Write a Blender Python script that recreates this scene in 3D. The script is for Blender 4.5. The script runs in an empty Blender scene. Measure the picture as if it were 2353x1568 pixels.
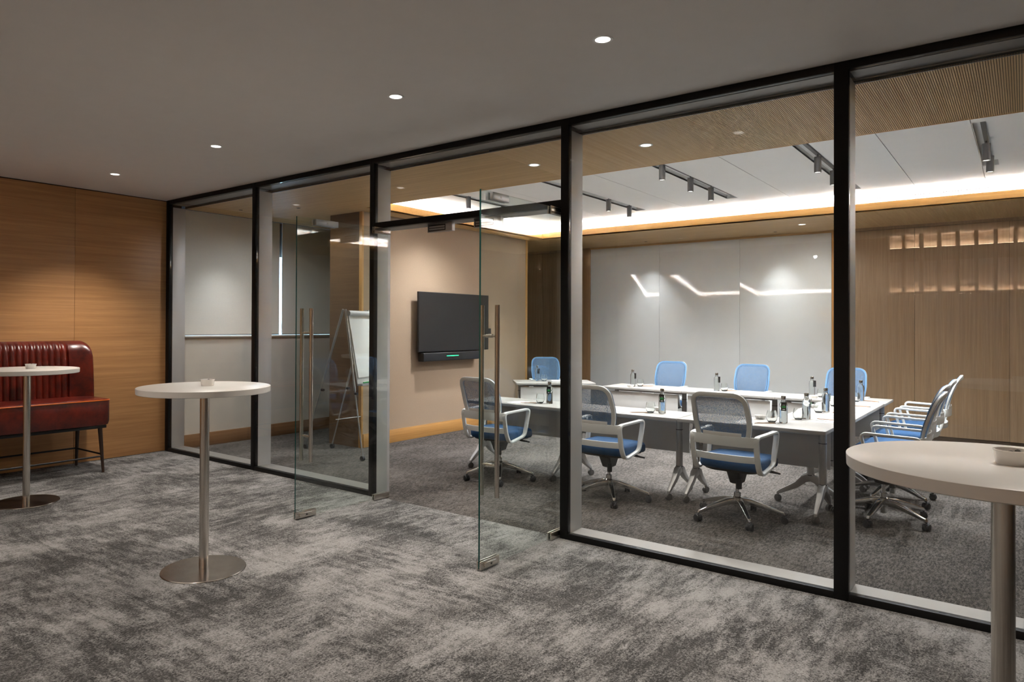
import bpy, bmesh, math, random
from mathutils import Vector, Matrix
PI = math.pi
random.seed(7)
S = bpy.context.scene
COL = S.collection

# ------------------------------------------------------------------ camera
W, H = 2353, 1568
FPX, CX, CY = 1613.24, 1078.43, 736.60
YAW, PITCH, ROLL = 0.66877, 0.007113, 0.004130
cam_d = bpy.data.cameras.new('camera'); cam = bpy.data.objects.new('camera', cam_d); COL.objects.link(cam)
cam_d.sensor_fit = 'HORIZONTAL'; cam_d.sensor_width = 36.0
cam_d.lens = FPX / W * 36.0
cam_d.shift_x = (W / 2 - CX) / W
cam_d.shift_y = (CY - H / 2) / W
cam_d.clip_start = 0.05; cam_d.clip_end = 100
c_, s_ = math.cos(YAW), math.sin(YAW)
fwd = Vector((-s_ * math.cos(PITCH), c_ * math.cos(PITCH), math.sin(PITCH)))
rgt = Vector((c_, s_, 0)); upv = rgt.cross(fwd)
r2 = rgt * math.cos(ROLL) + upv * math.sin(ROLL) * 1.0
u2 = upv * math.cos(ROLL) - rgt * math.sin(ROLL)
m3 = Matrix((r2, u2, -fwd)).transposed()
cam.matrix_world = Matrix.Translation((8.204, -4.4244, 1.54)) @ m3.to_4x4()
S.camera = cam

# ------------------------------------------------------------------ world, exposure
wd = bpy.data.worlds.new('world'); S.world = wd; wd.use_nodes = True
wd.node_tree.nodes['Background'].inputs[0].default_value = (0.5, 0.6, 0.75, 1)
wd.node_tree.nodes['Background'].inputs[1].default_value = 0.02
S.view_settings.view_transform = 'Standard'; S.view_settings.look = 'None'
S.view_settings.gamma = 1.0; S.view_settings.use_curve_mapping = False
S.view_settings.exposure = 1.0
S.cycles.sample_clamp_indirect = 40.0          # the cove's bounced light must not be cut
S.cycles.use_light_tree = False; S.cycles.max_bounces = 8; S.cycles.diffuse_bounces = 3; S.cycles.glossy_bounces = 3; S.cycles.transmission_bounces = 6; S.cycles.transparent_max_bounces = 16
S.cycles.adaptive_threshold = 0.02
S.cycles.caustics_reflective = False; S.cycles.caustics_refractive = False
LIGHT = dict(hall=100.0, hall_far=86.0, soffit=32.0, pin=46.0, track=124.0, cove=36.0, lens=2.4, day=5.0, hall_cove=34.0)

# ------------------------------------------------------------------ material helpers
def lin(c):
    if isinstance(c, str):
        c = [int(c[i:i + 2], 16) / 255 for i in (0, 2, 4)]
    return tuple((x / 12.92 if x <= .04045 else ((x + .055) / 1.055) ** 2.4) for x in c) + (1.0,)
def newmat(name):
    m = bpy.data.materials.new(name); m.use_nodes = True
    nt = m.node_tree; b = nt.nodes['Principled BSDF']
    return m, nt, b
def plain(name, col, rough=.5, metal=0., var=.06, vscale=8., bump=0., bscale=200., coat=0., aniso=0.):
    m, nt, b = newmat(name); N, L = nt.nodes, nt.links
    b.inputs['Roughness'].default_value = rough; b.inputs['Metallic'].default_value = metal
    b.inputs['Coat Weight'].default_value = coat
    tc = N.new('ShaderNodeTexCoord'); no = N.new('ShaderNodeTexNoise'); no.inputs['Scale'].default_value = vscale
    no.inputs['Detail'].default_value = 4
    L.new(tc.outputs['Object'], no.inputs['Vector'])
    cr = N.new('ShaderNodeValToRGB'); c = lin(col)
    cr.color_ramp.elements[0].position = .3; cr.color_ramp.elements[1].position = .7
    cr.color_ramp.elements[0].color = tuple(x * (1 - var) for x in c[:3]) + (1,)
    cr.color_ramp.elements[1].color = tuple(min(1, x * (1 + var)) for x in c[:3]) + (1,)
    L.new(no.outputs['Fac'], cr.inputs[0]); L.new(cr.outputs[0], b.inputs['Base Color'])
    if bump:
        n2 = N.new('ShaderNodeTexNoise'); n2.inputs['Scale'].default_value = bscale
        bp = N.new('ShaderNodeBump'); bp.inputs['Strength'].default_value = bump; bp.inputs['Distance'].default_value = .002
        L.new(tc.outputs['Object'], n2.inputs['Vector']); L.new(n2.outputs['Fac'], bp.inputs['Height']); L.new(bp.outputs[0], b.inputs['Normal'])
    return m
def streaks(nt, axis, along, across, detail=6, rough=.6, seed=0.):
    """noise stretched along one axis of the object; returns the Fac socket"""
    N, L = nt.nodes, nt.links
    tc = N.new('ShaderNodeTexCoord'); mp = N.new('ShaderNodeMapping')
    sc = [across] * 3; sc['XYZ'.index(axis)] = along
    mp.inputs['Scale'].default_value = sc; mp.inputs['Location'].default_value = (seed, seed * 1.7, seed * .6)
    no = N.new('ShaderNodeTexNoise'); no.inputs['Scale'].default_value = 1; no.inputs['Detail'].default_value = detail
    no.inputs['Roughness'].default_value = rough
    L.new(tc.outputs['Object'], mp.inputs['Vector']); L.new(mp.outputs[0], no.inputs['Vector'])
    return no.outputs['Fac']
def mixcol(nt, fac, a, b):
    n = nt.nodes.new('ShaderNodeMix'); n.data_type = 'RGBA'
    for sock, v in ((n.inputs['Factor'], fac), (n.inputs['A'], a), (n.inputs['B'], b)):
        if isinstance(v, bpy.types.NodeSocket): nt.links.new(v, sock)
        else: sock.default_value = v
    return n.outputs['Result']
def ramp(nt, fac, p0, p1, c0=(0, 0, 0, 1), c1=(1, 1, 1, 1)):
    r = nt.nodes.new('ShaderNodeValToRGB'); e = r.color_ramp.elements
    e[0].position, e[1].position, e[0].color, e[1].color = p0, p1, c0, c1
    nt.links.new(fac, r.inputs[0]); return r.outputs[0]
def wood(name, c_dark, c_light, axis, rough=.45, across=28., along=.9, seed=0.):
    m, nt, b = newmat(name)
    f1 = ramp(nt, streaks(nt, axis, along, across, 5, .6, seed), .32, .68)
    f2 = ramp(nt, streaks(nt, axis, along * 4, across * 7, 3, .6, seed + 3), .35, .65)
    f3 = ramp(nt, streaks(nt, axis, along * .5, across * .12, 2, .5, seed + 9), .3, .7)
    a = mixcol(nt, f1, lin(c_dark), lin(c_light))
    d = lin(c_dark); d = tuple(x * .82 for x in d[:3]) + (1,)
    n = nt.nodes.new('ShaderNodeMath'); n.operation = 'MULTIPLY'; n.inputs[1].default_value = .35
    nt.links.new(f2, n.inputs[0]); a = mixcol(nt, n.outputs[0], a, d)
    n = nt.nodes.new('ShaderNodeMath'); n.operation = 'MULTIPLY'; n.inputs[1].default_value = .25
    nt.links.new(f3, n.inputs[0]); a = mixcol(nt, n.outputs[0], a, lin(c_light))
    nt.links.new(a, b.inputs['Base Color']); b.inputs['Roughness'].default_value = rough
    bp = nt.nodes.new('ShaderNodeBump'); bp.inputs['Strength'].default_value = .12; bp.inputs['Distance'].default_value = .001
    nt.links.new(f2, bp.inputs['Height']); nt.links.new(bp.outputs[0], b.inputs['Normal'])
    return m
def brushed(name, col, rough=.3, axis='Z', dark=.8, metal=1.):
    m, nt, b = newmat(name)
    f = streaks(nt, axis, 1.5, 260, 3, .5)
    c = lin(col); a = mixcol(nt, f, tuple(x * dark for x in c[:3]) + (1,), c)
    nt.links.new(a, b.inputs['Base Color']); b.inputs['Metallic'].default_value = metal
    r = nt.nodes.new('ShaderNodeMapRange'); r.inputs['To Min'].default_value = rough * .8; r.inputs['To Max'].default_value = rough * 1.25
    nt.links.new(f, r.inputs['Value']); nt.links.new(r.outputs[0], b.inputs['Roughness'])
    return m
def pane(name, tint=(.93, .965, .95), ior=1.5, boost=1.0):
    """clear flat glass: Fresnel mix of a tinted see-through and a mirror"""
    m = bpy.data.materials.new(name); m.use_nodes = True; nt = m.node_tree; N, L = nt.nodes, nt.links
    N.remove(N['Principled BSDF'])
    tr = N.new('ShaderNodeBsdfTransparent'); tr.inputs[0].default_value = (*tint, 1)
    gl = N.new('ShaderNodeBsdfGlossy'); gl.inputs['Roughness'].default_value = 0.0
    geo = N.new('ShaderNodeNewGeometry'); mr = N.new('ShaderNodeMapRange')
    mr.inputs['To Min'].default_value = ior; mr.inputs['To Max'].default_value = 1 / ior
    L.new(geo.outputs['Backfacing'], mr.inputs['Value'])
    fr = N.new('ShaderNodeFresnel'); L.new(mr.outputs[0], fr.inputs['IOR'])
    mu = N.new('ShaderNodeMath'); mu.operation = 'MULTIPLY'; mu.inputs[1].default_value = boost; L.new(fr.outputs[0], mu.inputs[0])
    mx = N.new('ShaderNodeMixShader'); L.new(mu.outputs[0], mx.inputs[0]); L.new(tr.outputs[0], mx.inputs[1]); L.new(gl.outputs[0], mx.inputs[2])
    L.new(mx.outputs[0], N['Material Output'].inputs['Surface'])
    return m
def emis(name, col, strength):
    m, nt, b = newmat(name); b.inputs['Base Color'].default_value = lin(col)
    b.inputs['Emission Color'].default_value = lin(col); b.inputs['Emission Strength'].default_value = strength
    return m
def carpet(name, cols, hall):
    m, nt, b = newmat(name); b.inputs['Roughness'].default_value = .95; b.inputs['Specular IOR Level'].default_value = .15
    N, L = nt.nodes, nt.links
    def math_(op, a, c):
        n = N.new('ShaderNodeMath'); n.operation = op
        for i, v in ((0, a), (1, c)):
            if isinstance(v, bpy.types.NodeSocket): L.new(v, n.inputs[i])
            else: n.inputs[i].default_value = v
        return n.outputs[0]
    if hall:
        fine = ramp(nt, streaks(nt, 'Y', 95, 130, 3, .8, 1.), .32, .68)
        big = streaks(nt, 'Y', 1.5, 2.2, 5, .68, 2.2)
        sy = streaks(nt, 'Y', 4.0, 17, 6, .74, 5.)
        sx = streaks(nt, 'X', 4.0, 17, 6, .74, 8.)
        sel = ramp(nt, streaks(nt, 'X', .7, .7, 4, .65, 11.), .46, .60)
        st = mixcol(nt, sel, sy, sx)
        f = math_('ADD', math_('MULTIPLY', big, .52), math_('MULTIPLY', st, .48))
        f = math_('ADD', f, math_('MULTIPLY', math_('SUBTRACT', fine, .5), .16))
        f = ramp(nt, f, .435, .585)
        f = math_('ADD', math_('MULTIPLY', f, .76), math_('MULTIPLY', fine, .26))
    else:
        fine = ramp(nt, streaks(nt, 'Y', 120, 190, 2, .8, 1.), .33, .67)
        big = streaks(nt, 'Y', 1.2, 2.4, 3, .6, 4.)
        sy = streaks(nt, 'Y', 20, 72, 4, .7, 2.)
        f = math_('ADD', math_('MULTIPLY', big, .30), math_('MULTIPLY', sy, .70))
        f = math_('ADD', f, math_('MULTIPLY', math_('SUBTRACT', fine, .5), .16))
        f = ramp(nt, f, .40, .62)
        f = math_('ADD', math_('MULTIPLY', f, .78), math_('MULTIPLY', fine, .24))
    a = mixcol(nt, f, lin(cols[0]), lin(cols[1]))
    tone = ramp(nt, streaks(nt, 'Y', 2.5, 7, 3, .6, 15.), .4, .65)
    a2 = mixcol(nt, math_('MULTIPLY', tone, .22), a, lin(cols[2]))
    L.new(a2, b.inputs['Base Color'])
    bp = N.new('ShaderNodeBump'); bp.inputs['Strength'].default_value = .7; bp.inputs['Distance'].default_value = .004
    L.new(fine, bp.inputs['Height']); L.new(bp.outputs[0], b.inputs['Normal'])
    return m

M = {}
M['hall_carpet'] = carpet('hall_carpet', ('222120', '9e9b98', '625f5c'), True)
M['room_carpet'] = carpet('room_carpet', ('191716', '766f69', '47423e'), False)
M['hall_ceiling'] = plain('hall_ceiling', 'eeeae6', .9, var=.01)
M['white_ceiling'] = plain('white_ceiling', 'f8f8f6', .85, var=.01)
M['seam'] = plain('seam', '8f8c88', .8)
M['wood_hall'] = wood('wood_hall', 'b58252', 'd6a26c', 'Y', .42, 30, .8)
M['wood_room_x'] = wood('wood_room_x', 'c39a63', 'e0bc86', 'X', .5, 30, .8)
M['wood_room_y'] = wood('wood_room_y', 'c39a63', 'e0bc86', 'Y', .5, 30, .8)
M['wood_room_z'] = wood('wood_room_z', '8a6b4a', 'a9855e', 'Z', .45, 34, .9)
M['wood_umber'] = wood('wood_umber', '573f2b', '6d533b', 'X', .4, 30, .8, 6.)
M['wood_slat'] = wood('wood_slat', 'e6bc80', 'f8d7a4', 'Y', .5, 30, .8)
M['wood_taupe'] = wood('wood_taupe', '8f7559', 'a98e70', 'Z', .45, 40, 1.2, 3.)
M['wood_trim'] = wood('wood_trim', 'b58345', 'd2a163', 'Z', .45, 40, 1.)
M['wood_lip'] = wood('wood_lip', 'c98f45', 'e0ab62', 'X', .45, 40, 1.)
M['wood_skirt'] = wood('wood_skirt', '7a583a', '947050', 'Y', .45, 40, 1.)
M['wood_base'] = wood('wood_base', 'a87840', 'c89657', 'Y', .45, 40, 1.)
M['groove'] = plain('groove', '3a2b1c', .9)
M['cream'] = plain('cream', 'd8d1c5', .85, var=.03, vscale=5, bump=.05)
M['fabric_wall'] = plain('fabric_wall', 'a28c75', .95, var=.05, vscale=90, bump=.25, bscale=500)
M['blind'] = plain('blind', 'e8e5dc', .85, var=.04, vscale=120)
M['black'] = plain('black', '080707', .5, var=.1); M['black'].node_tree.nodes['Principled BSDF'].inputs['Specular IOR Level'].default_value = .25
M['rubber'] = plain('rubber', '17171a', .6)
M['plastic_black'] = plain('plastic_black', '1b1b1d', .45)
M['liner'] = brushed('liner', 'd8d7d6', .5, 'Z', .9, .45)
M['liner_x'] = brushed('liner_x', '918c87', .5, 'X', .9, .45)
M['steel'] = brushed('steel', 'dcd6ce', .2, 'Z', .85)
M['steel_flat'] = brushed('steel_flat', 'c9c3bb', .26, 'X', .9)
M['base_steel'] = plain('base_steel', '8f877f', .27, 1., .12, 9.)
M['chrome'] = plain('chrome', 'd2d2d0', .12, 1., .02)
M['alu'] = plain('alu', 'b9bbbd', .35, .9, .03)
M['grey_metal'] = plain('grey_metal', 'a9a8a6', .4, .45, .03)
M['castor_grey'] = plain('castor_grey', '55524f', .5)
M['glass'] = pane('glass', (.98, .99, .985))
M['door_glass'] = pane('door_glass', (.94, .975, .96))
M['glass_edge'] = plain('glass_edge', '1d4a45', .1)
M['board_glass'] = plain('board_glass', 'e4e7e6', .05, var=.01, coat=.6)
M['white_top'] = plain('white_top', 'd6d2cc', .3, var=.015)
M['desk_top'] = plain('desk_top', '9d9993', .4, var=.015)
M['white_edge'] = plain('white_edge', 'd9d5cf', .4, var=.02)
M['panel_grey'] = plain('panel_grey', 'd2cfca', .5, var=.02)
M['chair_white'] = plain('chair_white', 'd6d7d4', .42, var=.02)
M['seat_blue'] = plain('seat_blue', '113f66', .9, var=.12, vscale=60, bump=.3, bscale=700)
M['ceramic'] = plain('ceramic', 'e8e4de', .22, var=.01, coat=.3)
M['paper'] = plain('paper', 'f2f0ec', .8, var=.01)
M['leather'] = None
M['dark_wood'] = wood('dark_wood', '20140e', '3b271b', 'Z', .4, 60, 3)
M['screen'] = plain('screen', '161413', .45, var=.02)
M['led_green'] = emis('led_green', '20e070', 3.0)
M['lens'] = emis('lens', 'fff8ee', LIGHT['lens'])
for k_ in ('lens', 'led_green'): M[k_].cycles.emission_sampling = 'NONE'
M['led_strip'] = emis('led_strip', 'f3f7ff', LIGHT['cove'])
M['led_warm'] = emis('led_warm', 'ffdcb8', LIGHT['hall_cove'])
M['daylight'] = emis('daylight', 'bfe2ff', LIGHT['day'])
M['green_print'] = plain('green_print', '2fae5a', .6)
M['red_print'] = plain('red_print', 'b8322a', .5)
M['white_print'] = plain('white_print', 'dcdcdc', .6)
M['pencil'] = plain('pencil', 'a5713f', .5)
M['slot_grey'] = plain('slot_grey', 'c4c2bf', .7)
M['spot_grey'] = plain('spot_grey', '4a4a4b', .4, .2)
M['hall_wall'] = plain('hall_wall', 'b09c88', .8)
M['hall_white'] = plain('hall_white', 'cfc6bc', .8)
M['ash'] = plain('ash', '4a4744', .9)
def leather():
    m, nt, b = newmat('leather')
    f = ramp(nt, streaks(nt, 'X', 5, 5, 6, .7), .35, .68)
    a = mixcol(nt, f, lin('370b07'), lin('74200f'))
    nt.links.new(a, b.inputs['Base Color']); b.inputs['Roughness'].default_value = .33
    b.inputs['Coat Weight'].default_value = .2; b.inputs['Coat Roughness'].default_value = .25
    n2 = streaks(nt, 'X', 160, 160, 2, .6)
    bp = nt.nodes.new('ShaderNodeBump'); bp.inputs['Strength'].default_value = .12; bp.inputs['Distance'].default_value = .001
    nt.links.new(n2, bp.inputs['Height']); nt.links.new(bp.outputs[0], b.inputs['Normal'])
    return m
M['leather'] = leather()
M['piping'] = plain('piping', 'd0641c', .3)
def meshfab():
    m, nt, b = newmat('mesh_fabric'); N, L = nt.nodes, nt.links
    b.inputs['Base Color'].default_value = lin('567290'); b.inputs['Roughness'].default_value = .8
    tr = N.new('ShaderNodeBsdfTransparent'); mx = N.new('ShaderNodeMixShader')
    tc = N.new('ShaderNodeTexCoord'); vo = N.new('ShaderNodeTexVoronoi'); vo.inputs['Scale'].default_value = 260
    L.new(tc.outputs['Object'], vo.inputs['Vector'])
    mr = N.new('ShaderNodeMapRange'); mr.inputs['From Max'].default_value = .7; mr.inputs['To Min'].default_value = .2; mr.inputs['To Max'].default_value = .66
    L.new(vo.outputs['Distance'], mr.inputs['Value']); L.new(mr.outputs[0], mx.inputs[0])
    L.new(tr.outputs[0], mx.inputs[1]); L.new(b.outputs[0], mx.inputs[2]); L.new(mx.outputs[0], N['Material Output'].inputs['Surface'])
    return m
M['mesh_fabric'] = meshfab()
M['blue_rim'] = plain('blue_rim', '557b9e', .7)
def clear(name):
    m, nt, b = newmat(name); b.inputs['Base Color'].default_value = (.97, .99, .98, 1); b.inputs['Roughness'].default_value = 0.02
    b.inputs['Transmission Weight'].default_value = 1; b.inputs['IOR'].default_value = 1.45
    return m
M['clear'] = clear('clear_glass')

# ------------------------------------------------------------------ mesh helpers
class MB:
    def __init__(s): s.v, s.f = [], []
    def add(s, vs, fs):
        o = len(s.v); s.v += [tuple(p) for p in vs]; s.f += [tuple(i + o for i in f) for f in fs]; return s
    def box(s, x0, x1, y0, y1, z0, z1):
        if x0 > x1: x0, x1 = x1, x0
        if y0 > y1: y0, y1 = y1, y0
        if z0 > z1: z0, z1 = z1, z0
        return s.add([(x0, y0, z0), (x1, y0, z0), (x1, y1, z0), (x0, y1, z0), (x0, y0, z1), (x1, y0, z1), (x1, y1, z1), (x0, y1, z1)],
                     [(0, 3, 2, 1), (4, 5, 6, 7), (0, 1, 5, 4), (1, 2, 6, 5), (2, 3, 7, 6), (3, 0, 4, 7)])
    def cyl(s, a, b, r0, r1=None, n=16, cap=True):
        r1 = r0 if r1 is None else r1
        a, b = Vector(a), Vector(b); d = (b - a).normalized()
        t = Vector((0, 0, 1)) if abs(d.z) < .9 else Vector((1, 0, 0))
        u = d.cross(t).normalized(); w = d.cross(u)
        vs = []
        for p, r in ((a, r0), (b, r1)):
            for k in range(n):
                q = 2 * PI * k / n; vs.append(p + u * (r * math.cos(q)) + w * (r * math.sin(q)))
        fs = [(k, (k + 1) % n, n + (k + 1) % n, n + k) for k in range(n)]
        if cap: fs += [tuple(reversed(range(n))), tuple(range(n, 2 * n))]
        return s.add(vs, [tuple(reversed(f)) for f in fs])
    def lathe(s, prof, cx=0, cy=0, cz=0, n=32, wob=None):
        vs = []
        for r, z in prof:
            for k in range(n):
                q = 2 * PI * k / n; rr = r * (1 + (wob(q, z) if wob else 0)); vs.append((cx + rr * math.cos(q), cy + rr * math.sin(q), cz + z))
        fs = []
        for i in range(len(prof) - 1):
            for k in range(n):
                fs.append((i * n + k, i * n + (k + 1) % n, (i + 1) * n + (k + 1) % n, (i + 1) * n + k))
        if prof[0][0] > 1e-5: fs.append(tuple(reversed(range(n))))
        if prof[-1][0] > 1e-5: fs.append(tuple((len(prof) - 1) * n + k for k in range(n)))
        return s.add(vs, fs)
    def tube(s, pts, r, n=10, closed=False):
        pts = [Vector(p) for p in pts]; m = len(pts); vs = []
        for i, p in enumerate(pts):
            a = pts[(i - 1) % m] if (closed or i) else p; b = pts[(i + 1) % m] if (closed or i < m - 1) else p
            d = (b - a).normalized(); t = Vector((0, 0, 1)) if abs(d.z) < .95 else Vector((1, 0, 0))
            u = d.cross(t).normalized(); w = d.cross(u); rr = r[i] if isinstance(r, (list, tuple)) else r
            vs += [p + u * (rr * math.cos(2 * PI * k / n)) + w * (rr * math.sin(2 * PI * k / n)) for k in range(n)]
        fs = []
        for i in range(m if closed else m - 1):
            j = (i + 1) % m
            fs += [(i * n + k, j * n + k, j * n + (k + 1) % n, i * n + (k + 1) % n) for k in range(n)]
        if not closed: fs += [tuple(range(n)), tuple(reversed(range((m - 1) * n, m * n)))]
        return s.add(vs, fs)
    def strip(s, pts, wide, w, t, closed=False):
        """rectangular section swept along pts; wide = direction(s) of the section's wide side"""
        pts = [Vector(p) for p in pts]; m = len(pts); vs = []
        for i, p in enumerate(pts):
            a = pts[(i - 1) % m] if (closed or i) else p; b = pts[(i + 1) % m] if (closed or i < m - 1) else p
            d = (b - a).normalized(); wv = Vector(wide[i] if isinstance(wide, list) else wide)
            wv = (wv - d * wv.dot(d)).normalized(); tv = d.cross(wv)
            ww = w[i] if isinstance(w, list) else w; tt = t[i] if isinstance(t, list) else t
            vs += [p + wv * (ww / 2 * a_) + tv * (tt / 2 * b_) for a_, b_ in ((-1, -1), (1, -1), (1, 1), (-1, 1))]
        fs = []
        for i in range(m if closed else m - 1):
            j = (i + 1) % m
            fs += [(i * 4 + k, i * 4 + (k + 1) % 4, j * 4 + (k + 1) % 4, j * 4 + k) for k in range(4)]
        if not closed: fs += [(3, 2, 1, 0), tuple((m - 1) * 4 + k for k in range(4))]
        return s.add(vs, fs)
    def layers(s, rings, cap=True):
        n = len(rings[0]); vs = [p for r in rings for p in r]; fs = []
        for i in range(len(rings) - 1):
            fs += [(i * n + k, i * n + (k + 1) % n, (i + 1) * n + (k + 1) % n, (i + 1) * n + k) for k in range(n)]
        if cap: fs += [tuple(reversed(range(n))), tuple((len(rings) - 1) * n + k for k in range(n))]
        return s.add(vs, fs)
    def mesh(s, name, m, bevel=0., seg=2, smooth=True, ang=35):
        me = bpy.data.meshes.new(name); bm = bmesh.new()
        bv = [bm.verts.new(p) for p in s.v]
        for f in s.f:
            try: bm.faces.new([bv[i] for i in f])
            except ValueError: pass
        bmesh.ops.recalc_face_normals(bm, faces=bm.faces)
        if bevel:
            es = [e for e in bm.edges if len(e.link_faces) == 2 and e.calc_face_angle(0) > math.radians(40)]
            bmesh.ops.bevel(bm, geom=es, offset=bevel, segments=seg, affect='EDGES', profile=.5, clamp_overlap=True)
        bm.to_mesh(me); bm.free()
        me.materials.append(M[m] if isinstance(m, str) else m)
        if smooth:
            me.polygons.foreach_set('use_smooth', [True] * len(me.polygons)); me.set_sharp_from_angle(angle=math.radians(ang))
        return me
    def obj(s, name, m, parent=None, **k):
        o = bpy.data.objects.new(name, s.mesh(name, m, **k)); COL.objects.link(o); o.parent = parent; return o
def rrect(x0, x1, y0, y1, r, n=6):
    out = []
    for cx, cy, a in ((x1 - r, y1 - r, 0), (x0 + r, y1 - r, 90), (x0 + r, y0 + r, 180), (x1 - r, y0 + r, 270)):
        for k in range(n + 1):
            q = math.radians(a + 90 * k / n); out.append((cx + r * math.cos(q), cy + r * math.sin(q)))
    return out
def fillet(pts, r, n=5, closed=False):
    pts = [Vector(p) for p in pts]; out = []; m = len(pts)
    for i, p in enumerate(pts):
        if not closed and i in (0, m - 1): out.append(p); continue
        a, b = pts[(i - 1) % m], pts[(i + 1) % m]; rr = min(r, (a - p).length * .45, (b - p).length * .45)
        q0 = p + (a - p).normalized() * rr; q1 = p + (b - p).normalized() * rr
        for k in range(n + 1):
            t = k / n; out.append(q0 * (1 - t) ** 2 + p * 2 * t * (1 - t) + q1 * t * t)
    return out
def empty(name, loc=(0, 0, 0), rz=0., parent=None):
    o = bpy.data.objects.new(name, None); o.empty_display_size = .1; COL.objects.link(o); o.location = loc; o.rotation_euler = (0, 0, rz); o.parent = parent; return o
def tag(o, label, cat, group=None):
    o['label'] = label; o['category'] = cat
    if group: o['group'] = group
    return o
def structure(o, label=None, cat=None):
    o['kind'] = 'structure'
    if label: o['label'] = label
    if cat: o['category'] = cat
    return o
def copy_tree(o, parent=None):
    c = o.copy(); COL.objects.link(c); c.parent = parent
    for ch in list(o.children): copy_tree(ch, c)
    return c
def box_obj(name, b, m, parent=None, bevel=0., **k):
    return MB().box(*b).obj(name, m, parent, bevel=bevel, **k)
def shared(name, me, parent, loc=(0, 0, 0), rz=0.):
    o = bpy.data.objects.new(name, me); COL.objects.link(o); o.parent = parent; o.location = loc; o.rotation_euler = (0, 0, rz); return o
def lamp(name, kind, loc, power, col='fff0dc', parent=None, aim=None, size=.03, angle=100, blend=.6):
    d = bpy.data.lights.new(name, kind); d.energy = power; d.color = lin(col)[:3]
    if kind == 'SPOT': d.spot_size = math.radians(angle); d.spot_blend = blend
    if kind in ('SPOT', 'POINT'): d.shadow_soft_size = size
    o = bpy.data.objects.new(name, d); COL.objects.link(o); o.location = loc; o.parent = parent
    if aim: o.rotation_euler = Vector(aim).to_track_quat('-Z', 'Y').to_euler()
    return o

HC = 3.045      # hall ceiling
ZS = 2.965      # wood soffit in the room
ZW = 3.205      # white coffer ceiling
YB = 7.05       # rear wall of the room
XR = 11.0       # right wall of the room
CXL, CXR, CYF, CYB = 1.95, 9.6, 1.47, 5.43   # coffer opening
HY = -9.2       # far wall of the hall
HX = 12.5

# ------------------------------------------------------------------ floors
structure(box_obj('floor', (-.3, HX, HY, .02, -.06, 0), 'hall_carpet'), 'pale grey cloud patterned hall carpet with darker streaks', 'floor')
structure(box_obj('floor', (-.3, XR, .02, YB + .1, -.06, 0), 'room_carpet'), 'dark grey flecked carpet inside the glazed meeting room', 'floor')

# ------------------------------------------------------------------ hall shell
structure(box_obj('ceiling', (-.3, HX, HY, .2, HC, HC + .1), 'hall_ceiling'), 'smooth grey white hall ceiling with a row of downlights', 'ceiling')
w = structure(empty('wall_left'), 'oak veneer wall with horizontal grain behind the red sofa', 'wall')
box_obj('wall_backing', (-.3, -.022, HY, .2, 0, HC), 'groove', w)
ys = [HY, -7.12, -5.1, -3.09, -1.055, -.002]
for a, b in zip(ys[:-1], ys[1:]):
    box_obj('wood_panel', (-.022, 0, a + .0015, b - .0015, 0.004, HC - .012), 'wood_hall', w, bevel=.001)
structure(box_obj('wall_right', (HX, HX + .1, HY, .2, 0, HC), 'hall_wall'), 'plain brown end wall of the hall', 'wall')
w = structure(empty('wall_opposite'), 'hall wall facing the glass with upright timber fins', 'wall')
box_obj('wall_panel', (-.3, 6.4, HY - .1, HY, 0, HC), 'hall_wall', w)
box_obj('wall_panel', (6.4, HX, HY - .1, HY, 2.1, HC), 'hall_white', w)
box_obj('wood_panel', (6.4, HX, HY - .1, HY + .12, 0, 2.08), 'wood_room_z', w)
box_obj('led_strip', (6.4, HX, HY + .03, HY + .06, 2.081, 2.09), 'led_warm', w)
box_obj('timber_lip', (6.4, HX, HY + .1, HY + .12, 2.081, 2.12), 'wood_room_z', w)
box_obj('led_strip', (6.4, HX, HY + .03, HY + .06, 2.841, 2.85), 'led_warm', w)
box_obj('timber_rail', (6.4, HX, HY + .02, HY + .14, 2.62, 2.84), 'wood_taupe', w)
fin = MB().box(0, .05, 0, .16, 2.1, HC - .002).mesh('timber_fin', 'wood_taupe')
for k in range(25): shared('timber_fin', fin, w, (6.4 + k * .24, HY + .141, 0))
slat = MB().box(0, .06, 0, .03, 0.1, 2.08).mesh('timber_slat', 'wood_trim')
for k in range(40): shared('timber_slat', slat, w, (6.43 + k * .15, HY + .121, 0))

# ------------------------------------------------------------------ glazed partition (front face at Y = 0)
part = structure(empty('wall_front'), 'full height glass partition in slim black frames', 'partition')
mull = [(0.005, .075), (1.77, 1.83), (3.565, 3.62), (5.56, 5.622), (7.355, 7.43), (9.15, 9.22), (10.93, 11.0)]
HEADZ = 2.995; SILLZ = .042; TR0, TR1 = 2.405, 2.458
for x0, x1 in mull:
    mo = box_obj('mullion', (x0, x1, -.012, .036, 0, HC - .002), 'black', part, bevel=.002)
    box_obj('steel_liner', (x0 + .001, x1 - .001, .0365, .2, 0, ZS - .002), 'liner', mo, bevel=.001)
for (a, b) in zip(mull[:-1], mull[1:]):
    x0, x1 = a[1], b[0]
    h = box_obj('head_rail', (x0, x1, -.012, .036, HEADZ, HC - .002), 'black', part, bevel=.002)
    box_obj('steel_liner', (x0, x1, .0365, .2, HEADZ - .002, HC - .003), 'liner_x', h)
    door = abs(x0 - 3.62) < .01
    if door:
        t = box_obj('transom', (x0, x1, -.012, .036, TR0, TR1), 'black', part, bevel=.002)
        box_obj('steel_liner', (x0, x1, .0365, .2, TR0 + .001, TR1 - .001), 'liner_x', t)
        z0 = TR1
    else:
        t = box_obj('sill_rail', (x0, x1, -.012, .036, 0.0, SILLZ), 'black', part, bevel=.002)
        box_obj('steel_liner', (x0, x1, .0365, .2, 0.0, SILLZ - .002), 'liner_x', t)
        z0 = SILLZ
    box_obj('glass_pane', (x0 + .002, x1 - .002, .004, .016, z0 + .001, HEADZ - .001), 'glass', part)

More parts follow.
